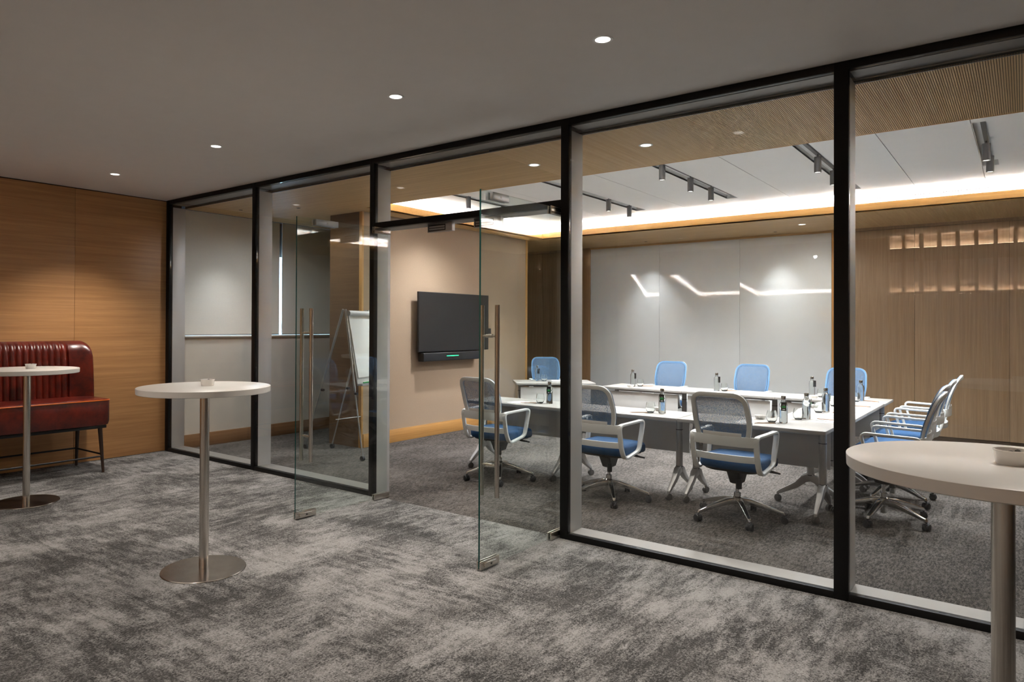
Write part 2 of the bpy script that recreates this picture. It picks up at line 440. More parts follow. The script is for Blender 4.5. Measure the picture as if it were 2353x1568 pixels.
# ------------------------------------------------------------------ glass doors, both swung out into the hall
def glass_door(name, px, py, ang, label, flip):
    d = structure(empty(name, (px, py, 0), ang), label, 'door')
    LW, z0, z1, t = .965, .012, 2.398, .006
    box_obj('glass_leaf', (.0, LW, -t, t, z0, z1), 'door_glass', d)
    box_obj('glass_edge', (LW, LW + .0012, -t, t, z0, z1), 'glass_edge', d)
    # pull handle: tube each side, two stand-offs
    h = MB()
    for sgn in (-1, 1): h.cyl((.866, sgn * .062, .45), (.866, sgn * .062, 1.67), .0155, n=20)
    ho = h.obj('pull_handle', 'steel', d)
    for z in (.65, 1.473):
        MB().cyl((.866, -.05, z), (.866, .05, z), .008, n=14).cyl((.866, -.024, z), (.866, .024, z), .0115, n=14).obj('stand_off', 'steel', ho)
    # corner patches
    for nm, x0, x1, za, zb in (('bottom_pivot', -.02, .155, .006, .058), ('top_pivot', -.02, .165, 2.345, 2.402), ('lock_patch', .775, LW + .004, .008, .06)):
        p = MB().box(x0, x1, -.017, -t - .0002, za, zb).box(x0, x1, t + .0002, .017, za, zb).obj(nm, 'steel_flat', d, bevel=.0015)
        if nm == 'lock_patch':
            q = MB()
            for sgn in (-1, 1): q.box(x0 + .045, x1 - .03, sgn * .017, sgn * .03, za + .014, zb - .012)
            q.obj('lock_case', 'steel_flat', p, bevel=.001)
            MB().cyl((x0 + .1, .03, .034), (x0 + .1, .032, .034), .007).cyl((x0 + .1, -.03, .034), (x0 + .1, -.032, .034), .007).obj('keyhole', 'plastic_black', p)
    a0, a1 = (.575, .80) if flip else (.70, .875)
    ar = MB().box(a0, a1, -.03, -t - .0002, 2.345, 2.392).box(a0, a1, t + .0002, .03, 2.345, 2.392).obj('magnet_plate', 'alu', d, bevel=.001)
    MB().cyl(((a0 + a1) / 2, .03, 2.368), ((a0 + a1) / 2, .0315, 2.368), .008).obj('plate_screw', 'grey_metal', ar)
    return d
glass_door('door_1', 3.742, .04, math.atan2(-.9989, -.0476), 'left glass door leaf swung open beside the flip chart', True)
glass_door('door_2', 5.537, .04, math.atan2(-.9999, -.0135), 'right glass door leaf swung open in front of the nearest chair', False)
for k, (x0, lab) in enumerate(((4.21, 'steel door magnet under the transom, nearer the left door leaf'), (4.71, 'steel door magnet under the transom, nearer the right door leaf'))):
    e = tag(empty('door_magnet', (x0, .07, 2.33)), lab, 'door magnet', 'magnetic locks under the door transom')
    MB().box(0, .27, -.02, .02, 0, .073).obj('housing', 'alu', e, bevel=.002)
    MB().box(.012, .2, -.0215, -.0203, .008, .06).obj('face_plate', 'plastic_black', e)
    MB().box(.02, .192, -.0225, -.0217, .016, .03).box(.02, .192, -.0225, -.0217, .036, .05).obj('magnet_bar', 'grey_metal', e)
    MB().box(.24, .27, -.0212, -.0203, 0.004, .07).obj('end_cap', 'alu', e)

# ------------------------------------------------------------------ room shell
w = structure(empty('wall_side'), 'cream wall under the window blinds with an oak skirting', 'wall')
box_obj('wall_panel', (-.3, .06, .2, YB, 0, 1.372), 'cream', w)
box_obj('wall_panel', (-.3, .06, 2.62, YB, 1.372, ZS), 'cream', w)
structure(box_obj('baseboard_left', (.06, .078, .2, YB, 0, .168), 'wood_skirt', bevel=.002), 'oak skirting along the cream window wall', 'baseboard')
win = structure(empty('window_1'), 'tall window behind two closed roller blinds', 'window')
box_obj('daylight_pane', (-.06, -.05, .2, 2.62, 1.40, 2.49), 'daylight', win)
box_obj('spandrel', (-.06, -.04, .2, 2.62, 2.492, ZS), 'plastic_black', win)
box_obj('window_sill', (-.06, .085, .2, 2.62, 1.374, 1.396), 'cream', win, bevel=.002)
for y0, y1, lab in ((.205, 1.628, 'closed roller blind beside the oak hall wall, left of the daylight slit'), (1.668, 2.615, 'closed roller blind right of the daylight slit, partly behind the flip chart')):
    e = tag(empty('roller_blind', (.03, y0, 1.40)), lab, 'blind', 'roller blinds on the window')
    MB().box(0, .004, 0, y1 - y0, .012, ZS - 1.402).obj('blind_fabric', 'blind', e)
    MB().box(-.004, .008, 0, y1 - y0, 0.0, .013).obj('bottom_bar', 'alu', e, bevel=.001)
# media wall box
XT, YT0, YT1 = 1.70, 1.63, 5.36
w = structure(empty('wall_media'), 'projecting wall in pale woven fabric with oak edges carrying the television', 'wall')
box_obj('wood_panel', (1.10, XT - .045, YT0, YT0 + .02, 0, ZS), 'wood_umber', w)
box_obj('wall_core', (1.10, XT - .02, YT0 + .02, YT1, 0, ZS), 'groove', w)
box_obj('edge_trim', (XT - .045, XT + .004, YT0 - .003, YT0 + .03, 0, ZS), 'wood_trim', w, bevel=.001)
box_obj('edge_trim', (XT - .02, XT + .004, YT1 - .05, YT1 + .004, 0, ZS), 'wood_trim', w, bevel=.001)
box_obj('fabric_panel', (XT - .02, XT, YT0 + .03, YT1 - .05, .168, ZS), 'fabric_wall', w)
structure(box_obj('baseboard_media', (XT - .02, XT + .012, YT0 + .031, YT1 - .051, 0, .168), 'wood_base', bevel=.002), 'golden oak skirting under the television wall', 'baseboard')
# rear wall
w = structure(empty('wall_rear'), 'rear room wall with glass writing board and oak panels', 'wall')
box_obj('wall_core', (-.3, XR, YB, YB + .1, 0, ZS), 'groove', w)
for a, b in ((-.0, .946), (.946, 1.83), (6.07, 7.014), (7.014, 8.057), (8.057, 9.1), (9.1, 10.14), (10.14, XR)):
    box_obj('wood_panel', (a + .0015, b - .0015, YB - .025, YB, .06, ZS - .045), 'wood_taupe', w, bevel=.001)
box_obj('plinth', (0, 1.83, YB - .015, YB, 0, .058), 'groove', w); box_obj('plinth', (6.07, XR, YB - .015, YB, 0, .058), 'groove', w)
box_obj('top_rail', (0, 1.83, YB - .03, YB, ZS - .04, ZS), 'wood_taupe', w); box_obj('top_rail', (6.07, XR, YB - .03, YB, ZS - .04, ZS), 'wood_taupe', w)
box_obj('edge_trim', (1.83, 1.975, YB - .03, YB, 0, ZS - .002), 'wood_room_z', w, bevel=.001)
box_obj('edge_trim', (5.975, 6.068, YB - .03, YB, 0, ZS - .002), 'wood_trim', w, bevel=.001)
box_obj('edge_trim', (1.976, 5.974, YB - .03, YB, ZS - .03, ZS - .002), 'wood_room_x', w)
for a, b in ((1.978, 3.30), (3.30, 4.645), (4.645, 5.972)):
    box_obj('glass_board', (a + .0015, b - .0015, YB - .022, YB, .08, ZS - .032), 'board_glass', w, bevel=.001)
structure(box_obj('baseboard_rear', (1.978, 5.972, YB - .02, YB, 0, .078), 'wood_room_x'), 'oak skirting under the glass writing board', 'baseboard')
structure(box_obj('wall_right', (XR, XR + .1, .2, YB, 0, 3.3), 'wood_taupe'), 'far end wall of the meeting room', 'wall')

# room ceiling: white coffer panels, oak soffit ring, light cove
ce = structure(empty('ceiling'), 'white coffered ceiling framed by an oak soffit with a glowing cove', 'ceiling')
UPS = .12
box_obj('ceiling_slab', (-.3, XR, .2, YB + .1, ZW + .16, ZW + .24), 'slot_grey', ce)
slots = [(2.53, 1.8, 4.4), (3.88, 2.0, 5.02), (5.235, 1.7, 4.83), (6.60, 1.7, 5.10), (7.935, 2.59, 4.54), (9.25, 1.9, 4.8)]
SW = .07
seams = [CXL - UPS, 3.20, 4.49, 5.855, 7.20, 7.865, 8.60, CXR + UPS]
y0c, y1c = CYF - UPS, CYB + UPS
for a, b in zip(seams[:-1], seams[1:]):
    pn = MB(); sl = [q for q in slots if a + .02 < q[0] < b - .02]
    a_, b_ = a + .003, b - .003
    if not sl: pn.box(a_, b_, y0c, y1c, ZW, ZW + .02)
    else:
        sx, sy0, sy1 = sl[0]
        sx0, sx1 = max(sx - SW, a_ + .002), sx + SW
        pn.box(a_, sx0, y0c, y1c, ZW, ZW + .02).box(sx1, b_, y0c, y1c, ZW, ZW + .02)
        pn.box(sx0, sx1, y0c, sy0, ZW, ZW + .02).box(sx0, sx1, sy1, y1c, ZW, ZW + .02)
    pn.obj('ceiling_panel', 'white_ceiling', ce, smooth=False)
box_obj('seam_backing', (CXL - UPS, CXR + UPS, y0c, y1c, ZW + .13, ZW + .16), 'slot_grey', ce)
for a in seams[1:-1]: box_obj('shadow_gap', (a - .003, a + .003, y0c, y1c, ZW + .012, ZW + .02), 'seam', ce)
for sx, sy0, sy1 in slots:
    g = MB(); x0, x1 = sx - SW, sx + SW
    zt = ZW + .062
    g.box(x0 - .004, x0, sy0, sy1, ZW + .001, zt).box(x1, x1 + .004, sy0, sy1, ZW + .021, zt)
    g.box(x0, x1, sy0 - .004, sy0, ZW + .021, zt).box(x0, x1, sy1, sy1 + .004, ZW + .021, zt).box(x0, x1, sy0, sy1, zt - .006, zt)
    g.obj('light_slot', 'white_ceiling', ce, smooth=False)
# soffit ring
box_obj('soffit_edge', (.06, XR, .2, .212, ZS - .0005, HEADZ + .01), 'liner_x', ce)
box_obj('soffit_board', (.06, CXL, CYF, CYB, ZS, ZS + .02), 'wood_room_y', ce)
box_obj('soffit_board', (CXR, XR, CYF, CYB, ZS, ZS + .02), 'wood_room_y', ce)
box_obj('soffit_board', (.06, 4.75, .2, CYF, ZS, ZS + .02), 'wood_room_x', ce)
box_obj('soffit_board', (4.752, XR, .2, CYF, ZS + .009, ZS + .02), 'groove', ce)
box_obj('soffit_board', (.06, 6.2, CYB, YB, ZS, ZS + .02), 'wood_room_x', ce)
box_obj('soffit_board', (6.202, XR, CYB, YB, ZS + .009, ZS + .02), 'groove', ce)
for (xa, ya, yb) in ((4.752, .2, CYF), (6.202, CYB, YB)):
    m = MB(); x = xa
    while x < XR - .01:
        m.box(x, x + .0090, ya, yb, ZS, ZS + .009); x += .0118
    o = m.obj('soffit_slats', 'wood_slat', ce, smooth=False); o['kind'] = 'stuff'
# lip boards around the opening, upstand behind, LED strip in the trough
LIP = .108
for b in ((CXL, CXR, CYB, CYB + .018), (CXL, CXR, CYF - .018, CYF), (CXL - .018, CXL, CYF - .018, CYB + .018), (CXR, CXR + .018, CYF - .018, CYB + .018)):
    box_obj('cove_lip', (*b, ZS - .0005, ZS + LIP), 'wood_lip', ce, bevel=.001)
for b in ((CXL - UPS, CXR + UPS, CYB + UPS, CYB + UPS + .02), (CXL - UPS, CXR + UPS, CYF - UPS - .02, CYF - UPS), (CXL - UPS - .02, CXL - UPS, CYF - UPS, CYB + UPS), (CXR + UPS, CXR + UPS + .02, CYF - UPS, CYB + UPS)):
    box_obj('cove_upstand', (*b, ZS + .02, ZW + .13), 'white_ceiling', ce)
for b in ((CXL, CXR, CYB + .028, CYB + .098), (CXL, CXR, CYF - .098, CYF - .028), (CXL - .098, CXL - .028, CYF, CYB), (CXR + .028, CXR + .098, CYF, CYB)):
    box_obj('led_strip', (*b, ZS + .0205, ZS + .03), 'led_strip', ce)
# grilles
for x0, x1, lab in ((2.62, 3.655, 'white slotted air grille above the left end of the writing board'), (4.70, 5.68, 'white slotted air grille above the middle of the writing board'), (6.68, 7.90, 'long white slotted air grille above the oak rear panels')):
    yg = CYB + UPS - .001
    g = tag(empty('air_grille', (x0, yg, 3.07)), lab, 'air grille', 'air grilles in the ceiling cove')
    L_ = x1 - x0
    MB().box(0, L_, -.010, 0, 0, .009).box(0, L_, -.010, 0, .076, .085).box(0, .009, -.010, 0, 0, .085).box(L_ - .009, L_, -.010, 0, 0, .085).obj('grille_frame', 'white_ceiling', g, smooth=False)
    MB().box(.009, L_ - .009, -.002, -.0005, .009, .076).obj('grille_back', 'spot_grey', g)
    b = MB(); n = int(L_ / .028)
    for k in range(1, n): b.box(k * L_ / n - .004, k * L_ / n + .004, -.009, -.003, .009, .076)
    for z in (.026, .043, .060): b.box(.009, L_ - .009, -.008, -.003, z - .003, z + .003)
    o = b.obj('grille_bars', 'white_ceiling', g, smooth=False); o['kind'] = 'stuff'

# ------------------------------------------------------------------ light fittings
ring_me = MB().lathe([(.040, 0.0), (.040, -.002), (.052, -.004), (.056, 0.0)], n=32).mesh('trim_ring', 'white_ceiling')
lens_me = MB().lathe([(.0001, -.0015), (.040, -.0015), (.040, 0.0)], n=28).mesh('lens', 'lens')
def downlight(x, y, z, label, group, power, angle=105, aimed=(0, 0, -1)):
    e = tag(empty('downlight', (x, y, z)), label, 'downlight', group)
    shared('trim_ring', ring_me, e, (0, 0, -.0002)); shared('lens', lens_me, e, (0, 0, -.0002))
    lamp('lamp', 'SPOT', (0, 0, -.012), power, 'fff6ec', e, aimed, .035, angle, .75)
for x, lab in ((1.04, 'round ceiling downlight nearest the oak wall, above the red sofa'), (2.85, 'second ceiling downlight from the oak wall'), (4.96, 'third ceiling downlight from the oak wall, in front of the doorway'), (6.47, 'ceiling downlight farthest from the oak wall')):
    downlight(x, -1.11, HC, lab, 'hall downlights', LIGHT['hall'])
downlight(8.4, -1.11, HC, 'hall downlight above the nearest high table', 'hall downlights out of view', LIGHT['hall'] * .6)
for x, wx in ((1.2, 'first'), (3.6, 'second'), (6.0, 'third'), (8.4, 'fourth'), (10.8, 'fifth')):
    for y, wy in ((-4.7, 'nearer'), (-7.2, 'farther')):
        if not ((x > 7 or x < 2) and y > -5): downlight(x, y, HC, wx + ' hall downlight from the oak wall in the ' + wy + ' row behind the viewer', 'hall downlights out of view', LIGHT['hall_far'], 150)  # unseen rows, added to brighten the hall floor and ceiling
downlight(4.80, .80, ZS, 'small downlight in the oak soffit above the doorway', 'soffit downlights', LIGHT['soffit'])
downlight(5.87, .76, ZS, 'downlight in the slatted oak soffit, behind the wide glass pane', 'soffit downlights', LIGHT['soffit'])
downlight(5.78, 6.10, ZS, 'small downlight in the rear oak soffit above the writing board', 'soffit downlights', LIGHT['soffit'] * .8, 160)
pin_me = MB().lathe([(.012, -.0005), (.022, -.0015), (.026, 0.0)], n=24).mesh('baffle_ring', 'groove')  # pinhole fittings are added, to light the board, blind and flip-chart bay
for x, y, k, ang, lab in ((3.20, 6.70, 1., 76, 'pinhole soffit light washing the left half of the writing board'), (5.27, 6.70, 1., 76, 'pinhole soffit light washing the right half of the writing board'), (.55, .66, 1.2, 80, 'pinhole soffit light washing the roller blind'), (1.25, 1.0, 1.1, 170, 'pinhole soffit light above the flip chart')):
    e = tag(empty('pinhole_light', (x, y, ZS)), lab, 'downlight', 'pinhole wall washers')
    shared('baffle_ring', pin_me, e)
    lamp('lamp', 'SPOT', (0, 0, -.01), LIGHT['pin'] * k, 'fbfcff', e, (0, 0, -1), .06, ang, 1.0)
body_me = MB().lathe([(.0001, .02), (.033, .02), (.033, -.133), (.028, -.135), (.028, -.127), (.0001, -.127)], n=24).mesh('spot_body', 'spot_grey')
slens_me = MB().lathe([(.0001, -.1295), (.0278, -.1295), (.0278, -.1275), (.0001, -.1275)], n=20).mesh('spot_lens', 'lens')
stem_me = MB().cyl((0, 0, .02), (0, 0, .046), .006).mesh('spot_stem', 'spot_grey')
def trackspot(x, y, label):
    e = tag(empty('track_spotlight', (x, y, 3.195)), label, 'spotlight', 'cylinder spotlights in the ceiling slots')
    shared('spot_body', body_me, e); shared('spot_lens', slens_me, e); shared('spot_stem', stem_me, e)
    lamp('lamp', 'SPOT', (0, 0, -.145), LIGHT['track'], 'f8fbff', e, (0, 0, -1), .05, 140, 1.0)
trackspot(2.535, 2.72, 'charcoal cylinder spotlight in the slot nearest the television')
trackspot(3.89, 4.0, 'nearer charcoal spotlight in the second slot from the television'); trackspot(3.89, 4.62, 'farther charcoal spotlight in the second slot from the television')
trackspot(5.25, 2.54, 'nearest of three charcoal spotlights in the middle slot'); trackspot(5.25, 3.33, 'middle of three charcoal spotlights in the middle slot'); trackspot(5.24, 4.02, 'farthest of three charcoal spotlights in the middle slot')
trackspot(6.61, 3.12, 'charcoal spotlight just left of the wide black mullion, nearer one'); trackspot(6.60, 3.89, 'charcoal spotlight partly hidden by the wide black mullion')
trackspot(7.935, 3.5, 'front charcoal spotlight in the short slot at the right'); trackspot(7.945, 4.1, 'rear charcoal spotlight in the short slot at the right')
for (sx, sy0, sy1), wh in zip(slots, ('nearest the television', 'second from the television', 'in the middle with three spotlights', 'behind the wide black mullion', 'at the right edge of the picture', 'beyond the right edge')):
    t = tag(MB().box(sx - .016, sx + .016, sy0 + .03, sy1 - .03, ZW + .036, ZW + .0555).obj('light_track', 'spot_grey', None), 'lighting track inside the ceiling slot ' + wh, 'light track', 'lighting tracks in the ceiling slots')

# ------------------------------------------------------------------ television and sound bar
tv = tag(empty('television', (XT, 2.56, 1.175)), 'large black flat television mounted on the pale fabric wall', 'television')
TVX, TVL, TVH = .12, 1.565, .82
MB().box(TVX - .035, TVX, 0, TVL, 0, TVH).obj('screen_case', 'plastic_black', tv, bevel=.004)
MB().box(TVX + .0003, TVX + .0015, .008, TVL - .008, .014, TVH - .008).obj('screen', 'screen', tv)
MB().box(0.004, TVX - .036, .45, 1.1, .2, .6).obj('wall_bracket', 'plastic_black', tv)
MB().box(TVX - .05, TVX - .005, TVL - .01, TVL + .075, .24, .32).obj('side_module', 'plastic_black', tv, bevel=.003)
sb = tag(empty('video_bar', (XT, 2.63, 1.045)), 'black conference sound bar with green light below the television', 'sound bar')
MB().box(.04, .15, 0, 1.30, 0, .118).obj('bar_case', 'plastic_black', sb, bevel=.012, seg=3)
MB().box(.004, .04, .35, .95, .02, .1).obj('bar_bracket', 'plastic_black', sb)
MB().box(.1502, .1508, .47, .83, .012, .106).obj('bar_front', 'screen', sb)
MB().box(.1512, .1522, .48, .74, .062, .070).obj('status_light', 'led_green', sb)
MB().cyl((.1512, .61, .035), (.153, .61, .035), .008).obj('camera_eye', 'black', sb)

# ------------------------------------------------------------------ flip chart
fc = tag(empty('flip_chart', (2.14, 1.10, 0)), 'grey tripod flip chart with blank paper pad on castors', 'flip chart')
wv = Vector((-.30, .954, 0)); nv = Vector((.954, .30, 0))
def fl(a, b, z): return tuple(wv * a + nv * b + Vector((0, 0, z)))
BWd = .53
def slab(mb, a0, a1, z0, z1, t0, t1, top=(-.10, 1.70), bot=(.06, .84)):
    """slab in the leaning plane of the board; b offset interpolated with height"""
    bb = lambda z: top[0] + (bot[0] - top[0]) * (top[1] - z) / (top[1] - bot[1])
    vs = []
    for a in (a0, a1):
        for z in (z0, z1):
            for t in (t0, t1): vs.append(fl(a, bb(z) + t, z))
    return mb.add(vs, [(0, 1, 3, 2), (4, 6, 7, 5), (0, 4, 5, 1), (2, 3, 7, 6), (0, 2, 6, 4), (1, 5, 7, 3)])
slab(MB(), 0, BWd, .86, 1.70, -.012, 0).obj('board', 'panel_grey', fc)
slab(MB(), .02, BWd - .02, .93, 1.66, .002, .012).obj('paper_pad', 'paper', fc)
MB().cyl(fl(-.01, -.07, 1.675), fl(BWd + .01, -.07, 1.675), .032, n=20).obj('paper_roll', 'white_print', fc)
slab(MB(), 0, BWd, .84, .86, -.01, .06).obj('pen_tray', 'alu', fc)
mk = MB().cyl(fl(.10, .075, .868), fl(.22, .075, .868), .008).obj('marker', 'green_print', fc); MB().cyl(fl(.26, .075, .868), fl(.38, .075, .868), .008).obj('marker', 'red_print', fc)
A0 = Vector((2.33, 1.07, 0)) - Vector((2.14, 1.10, 0)); A1 = A0 + wv * .52
B0 = Vector((1.20, 1.17, 0)) - Vector((2.14, 1.10, 0)); B1 = Vector((1.43, 1.40, 0)) - Vector((2.14, 1.10, 0))
for nm, top, bot in (('leg', Vector(fl(.0, -.11, 1.72)), A0), ('leg', Vector(fl(BWd, -.11, 1.72)), A1), ('leg', Vector(fl(.0, -.14, 1.72)), B0), ('leg', Vector(fl(BWd, -.14, 1.72)), B1)):
    bot = bot + Vector((0, 0, .05)); mid = top + (bot - top) * .56
    lg = MB().cyl(top, mid, .014, n=12).cyl(mid, bot, .009, n=12).obj(nm, 'alu' if nm else 'alu', fc)
    MB().cyl(mid + Vector((0, 0, -.03)), mid + Vector((.04, 0, -.03)), .016, n=12).obj('clamp_knob', 'plastic_black', lg)
    MB().cyl(bot + Vector((0, -.016, -.022)), bot + Vector((0, .016, -.022)), .028, n=18).obj('castor', 'rubber', lg)
MB().tube([fl(.02, -.02, .70) if 0 else tuple(A0 * .55 + B0 * .45 + Vector((0, 0, .42))), tuple(A1 * .55 + B1 * .45 + Vector((0, 0, .42)))], .005).obj('spreader', 'alu', fc)

# ------------------------------------------------------------------ meeting tables
wheel_me = MB().cyl((0, -.013, .03), (0, .013, .03), .03, n=20).cyl((0, -.016, .03), (0, .016, .03), .019, n=16).mesh('castor', 'castor_grey')
def table(cx, cy, rz, L, D, label, side=1):
    t = tag(empty('meeting_table', (cx, cy, 0), rz), label, 'table', 'folding meeting tables')
    MB().box(-L / 2, L / 2, -D / 2, D / 2, .702, .73).obj('table_top', 'desk_top', t, bevel=.002)
    MB().box(-L / 2 + .06, L / 2 - .06, side * (D / 2 - .06), side * (D / 2 - .048), .355, .672).obj('modesty_panel', 'panel_grey', t, bevel=.002)
    MB().box(-L / 2 + .08, L / 2 - .08, -.02, .02, .66, .70).obj('cross_rail', 'grey_metal', t)
    for sx in (-1, 1):
        x = sx * (L / 2 - .075)
        lg = MB().cyl((x, 0, .25), (x, 0, .69), .03, n=20).obj('leg', 'grey_metal', t)
        MB().cyl((x, 0, .595), (x, 0, .602), .0315, n=20).obj('leg_collar', 'plastic_black', lg); MB().cyl((x, 0, .262), (x, 0, .269), .0315, n=20).obj('leg_collar', 'plastic_black', lg)
        MB().box(x - .03, x + .03, -.16, .16, .685, .7).obj('top_bracket', 'grey_metal', lg)
        for sy in (-1, 1):
            ft = MB().strip([(x, sy * .0, .245), (x, sy * .05, .225), (x, sy * .11, .165), (x, sy * (D / 2 - .05), .095), (x, sy * (D / 2 - .02), .075), (x, sy * (D / 2 - .02), .05)],
                            (1, 0, 0), [.052, .05, .042, .032, .026, .02], [.06, .06, .05, .034, .024, .018]).obj('foot', 'grey_metal', t, bevel=.003)
            shared('castor', wheel_me, ft, (x, sy * (D / 2 - .02), 0), math.radians(60))
    return t
fl_ = 1.19
for k, lab in enumerate(('meeting table nearest the glass, by the left door leaf', 'meeting table nearest the glass, between the first and second chairs', 'meeting table nearest the glass, at the right corner of the horseshoe')):
    table(3.43 + fl_ * (k + .5) + (.002 * k), 1.80, 0, fl_ - .004, .53, lab, 1)
for k, lab in enumerate(('side meeting table of the horseshoe, nearer the glass', 'side meeting table of the horseshoe, nearer the rear wall')):
    table(6.76, 2.07 + 1.01 * (k + .5), PI / 2, 1.006, .57, lab, 1)
for k, lab in enumerate(('far meeting table before the writing board, left of three', 'far meeting table before the writing board, middle of three', 'far meeting table before the writing board, right of three')):
    table(3.74 + 1.105 * (k + .5), 4.40, 0, 1.101, .61, lab, -1)
ang0 = math.radians(40)
table(2.82, 4.36, ang0, 1.12, .62, 'separate angled meeting table beside the television wall', -1)

# ------------------------------------------------------------------ office chairs
def make_chair():
    t = empty('office_chair')
    # five-star base
    hub = MB().lathe([(.0001, .055), (.022, .055), (.022, .10), (.034, .115), (.034, .175), (.026, .182), (.026, .215), (.0001, .215)], n=24).obj('base_hub', 'chrome', t)
    arm = MB().strip([(.02, 0, .150), (.10, 0, .143), (.20, 0, .118), (.30, 0, .088), (.335, 0, .080), (.345, 0, .062)], (0, 1, 0), [.05, .046, .038, .030, .028, .022], [.05, .046, .036, .026, .024, .02]).mesh('base_arm', 'chrome', bevel=.006, seg=3)
    cas = MB().cyl((0, -.024, .027), (0, -.006, .027), .027, n=20).cyl((0, .006, .027), (0, .024, .027), .027, n=20).cyl((0, -.006, .03), (0, .006, .03), .02, n=14).cyl((0, 0, .03), (0, 0, .07), .007, n=10).box(-.02, .024, -.012, .012, .032, .056).mesh('castor', 'rubber', bevel=.002)
    for k in range(5):
        q = math.radians(90 + 72 * k)
        a = shared('base_arm', arm, t, (0, 0, 0), q); shared('castor', cas, a, (.345, 0, 0), .7 * k + .4)
    MB().cyl((0, 0, .2), (0, 0, .32), .014, n=18).obj('gas_column', 'chrome', t)
    MB().layers([[(x, y, z) for x, y in rrect(-a, a, -b, b, min(a, b) * .4)] for a, b, z in ((.03, .04, .285), (.042, .06, .295), (.05, .08, .345), (.055, .11, .40), (.075, .14, .425))]).obj('tilt_mechanism', 'plastic_black', t)
    MB().cyl((.035, -.055, .255), (.035, -.055, .33), .022, n=16).obj('tension_knob', 'plastic_black', t)
    MB().tube([(.08, .04, .40), (.2, .05, .405), (.24, .055, .402), (.31, .07, .392)], [.006, .008, .011, .007]).obj('seat_lever', 'plastic_black', t)
    MB().cyl((-.16, .05, .395), (-.20, .05, .395), .018, n=12).obj('slide_knob', 'plastic_black', t)
    # seat
    def seatring(z, ins, y0=-.215, y1=.275):
        return [(x, y, z - .030 * max(0, (y - .12) / .15) ** 2) for x, y in rrect(-.245 + ins, .245 - ins, y0 + ins, y1 - ins, .085, 7)]
    MB().layers([seatring(.40, .05), seatring(.41, .03), seatring(.424, .022)]).obj('seat_shell', 'plastic_black', t)
    MB().layers([seatring(.4245, .014), seatring(.436, .004), seatring(.45, .0), seatring(.49, .0), seatring(.508, .008), seatring(.518, .03), seatring(.522, .09), seatring(.521, .15)]).obj('seat', 'seat_blue', t, ang=60)
    # arms: closed side loops
    for sx in (-1, 1):
        X = sx * .250
        pts = fillet([(X, -.285, .70), (X * 1.03, -.02, .706), (X * 1.06, .125, .712), (X * 1.04, .055, .455), (X, -.19, .405), (X, -.245, .50)], .05, 5, True)
        MB().strip(pts, (1, 0, 0), .040, .020, True).obj('armrest', 'chair_white', t, bevel=.004)
    # bands round the back
    def band(z, h, th, yb, xw):
        pts = []
        for k in range(13):
            u = -1 + k / 6; pts.append((u * xw, yb - .045 * (1 - abs(u) ** 2.6), z))
        return MB().strip(pts, (0, 0, 1), h, th)
    band(.664, .078, .016, -.268, .252).obj('lumbar_band', 'chair_white', t, bevel=.003)
    band(.528, .052, .014, -.236, .248).obj('lower_band', 'chair_white', t, bevel=.003)
    # back frame ring and mesh
    def yb(x, z):
        u = (z - .66) / .36; return -.262 - .065 * u - .055 * u * u - .030 * (1 - min(1, abs(x) / .21) ** 2)
    ol = []
    base = fillet([(-.185, 0, .655), (-.212, 0, .80), (-.200, 0, 1.015), (.200, 0, 1.015), (.212, 0, .80), (.185, 0, .655)], .075, 7, True)
    for p in base: ol.append((p.x, yb(p.x, p.z), p.z + .012 * (1 - (p.x / .2) ** 2) * (1 if p.z > .9 else 0)))
    MB().strip([(p[0], p[1] - .008, p[2]) for p in ol], [(p[0], 0, (p[2] - .82) * .9) for p in ol], .036, .02, True).obj('back_frame', 'chair_white', t, bevel=.004)
    MB().strip([(p[0], p[1] + .006, p[2]) for p in ol], [(p[0], 0, (p[2] - .82) * .9) for p in ol], .036, .004, True).obj('mesh_border', 'blue_rim', t)
    n = len(ol); vs = []; rings = (1.0, .8, .6, .4, .2)
    for r in rings:
        for p in ol:
            x, z = p[0] * r, .83 + (p[2] - .83) * r; vs.append((x, yb(x, z) + .010, z))
    fs = []
    for i in range(len(rings) - 1): fs += [(i * n + k, i * n + (k + 1) % n, (i + 1) * n + (k + 1) % n, (i + 1) * n + k) for k in range(n)]
    fs.append(tuple((len(rings) - 1) * n + k for k in range(n)))
    me = MB().add(vs, fs).obj('back_mesh', 'mesh_fabric', t, ang=80)
    so = me.modifiers.new('thick', 'SOLIDIFY'); so.thickness = .0015
    MB().strip([(u * .15, -.318 + .012 * u * u, .712) for u in (-1, -.5, 0, .5, 1)], (0, 0, 1), .034, .006).obj('lumbar_pad', 'panel_grey', t, bevel=.002)
    return t
proto = make_chair()
spots = [
    (4.07, 1.31, 0, 'office chair nearest the doorway, behind the right door leaf'),
    (5.30, 1.27, -2, 'office chair second from the doorway, partly hidden by the steel door jamb'),
    (6.40, 1.33, -4, 'office chair third from the doorway, its whole back in clear view'),
    (7.32, 2.05, 90, 'side chair nearest the glass, behind the big white round table'),
    (7.28, 2.86, 88, 'second side chair from the glass in the overlapping row'),
    (7.28, 3.66, 90, 'third side chair from the glass in the overlapping row'),
    (7.29, 4.43, 91, 'side chair farthest from the glass in the overlapping row'),
    (4.27, 4.86, 181, 'blue mesh chair before the left joint of the writing board'),
    (5.38, 4.86, 180, 'blue mesh chair before the right joint of the writing board'),
    (6.49, 4.84, 179, 'blue mesh chair behind the far table corner, cut by the wide mullion'),
    (2.45, 4.83, math.degrees(ang0) + 180, 'blue mesh chair at the separate angled table near the television'),
]
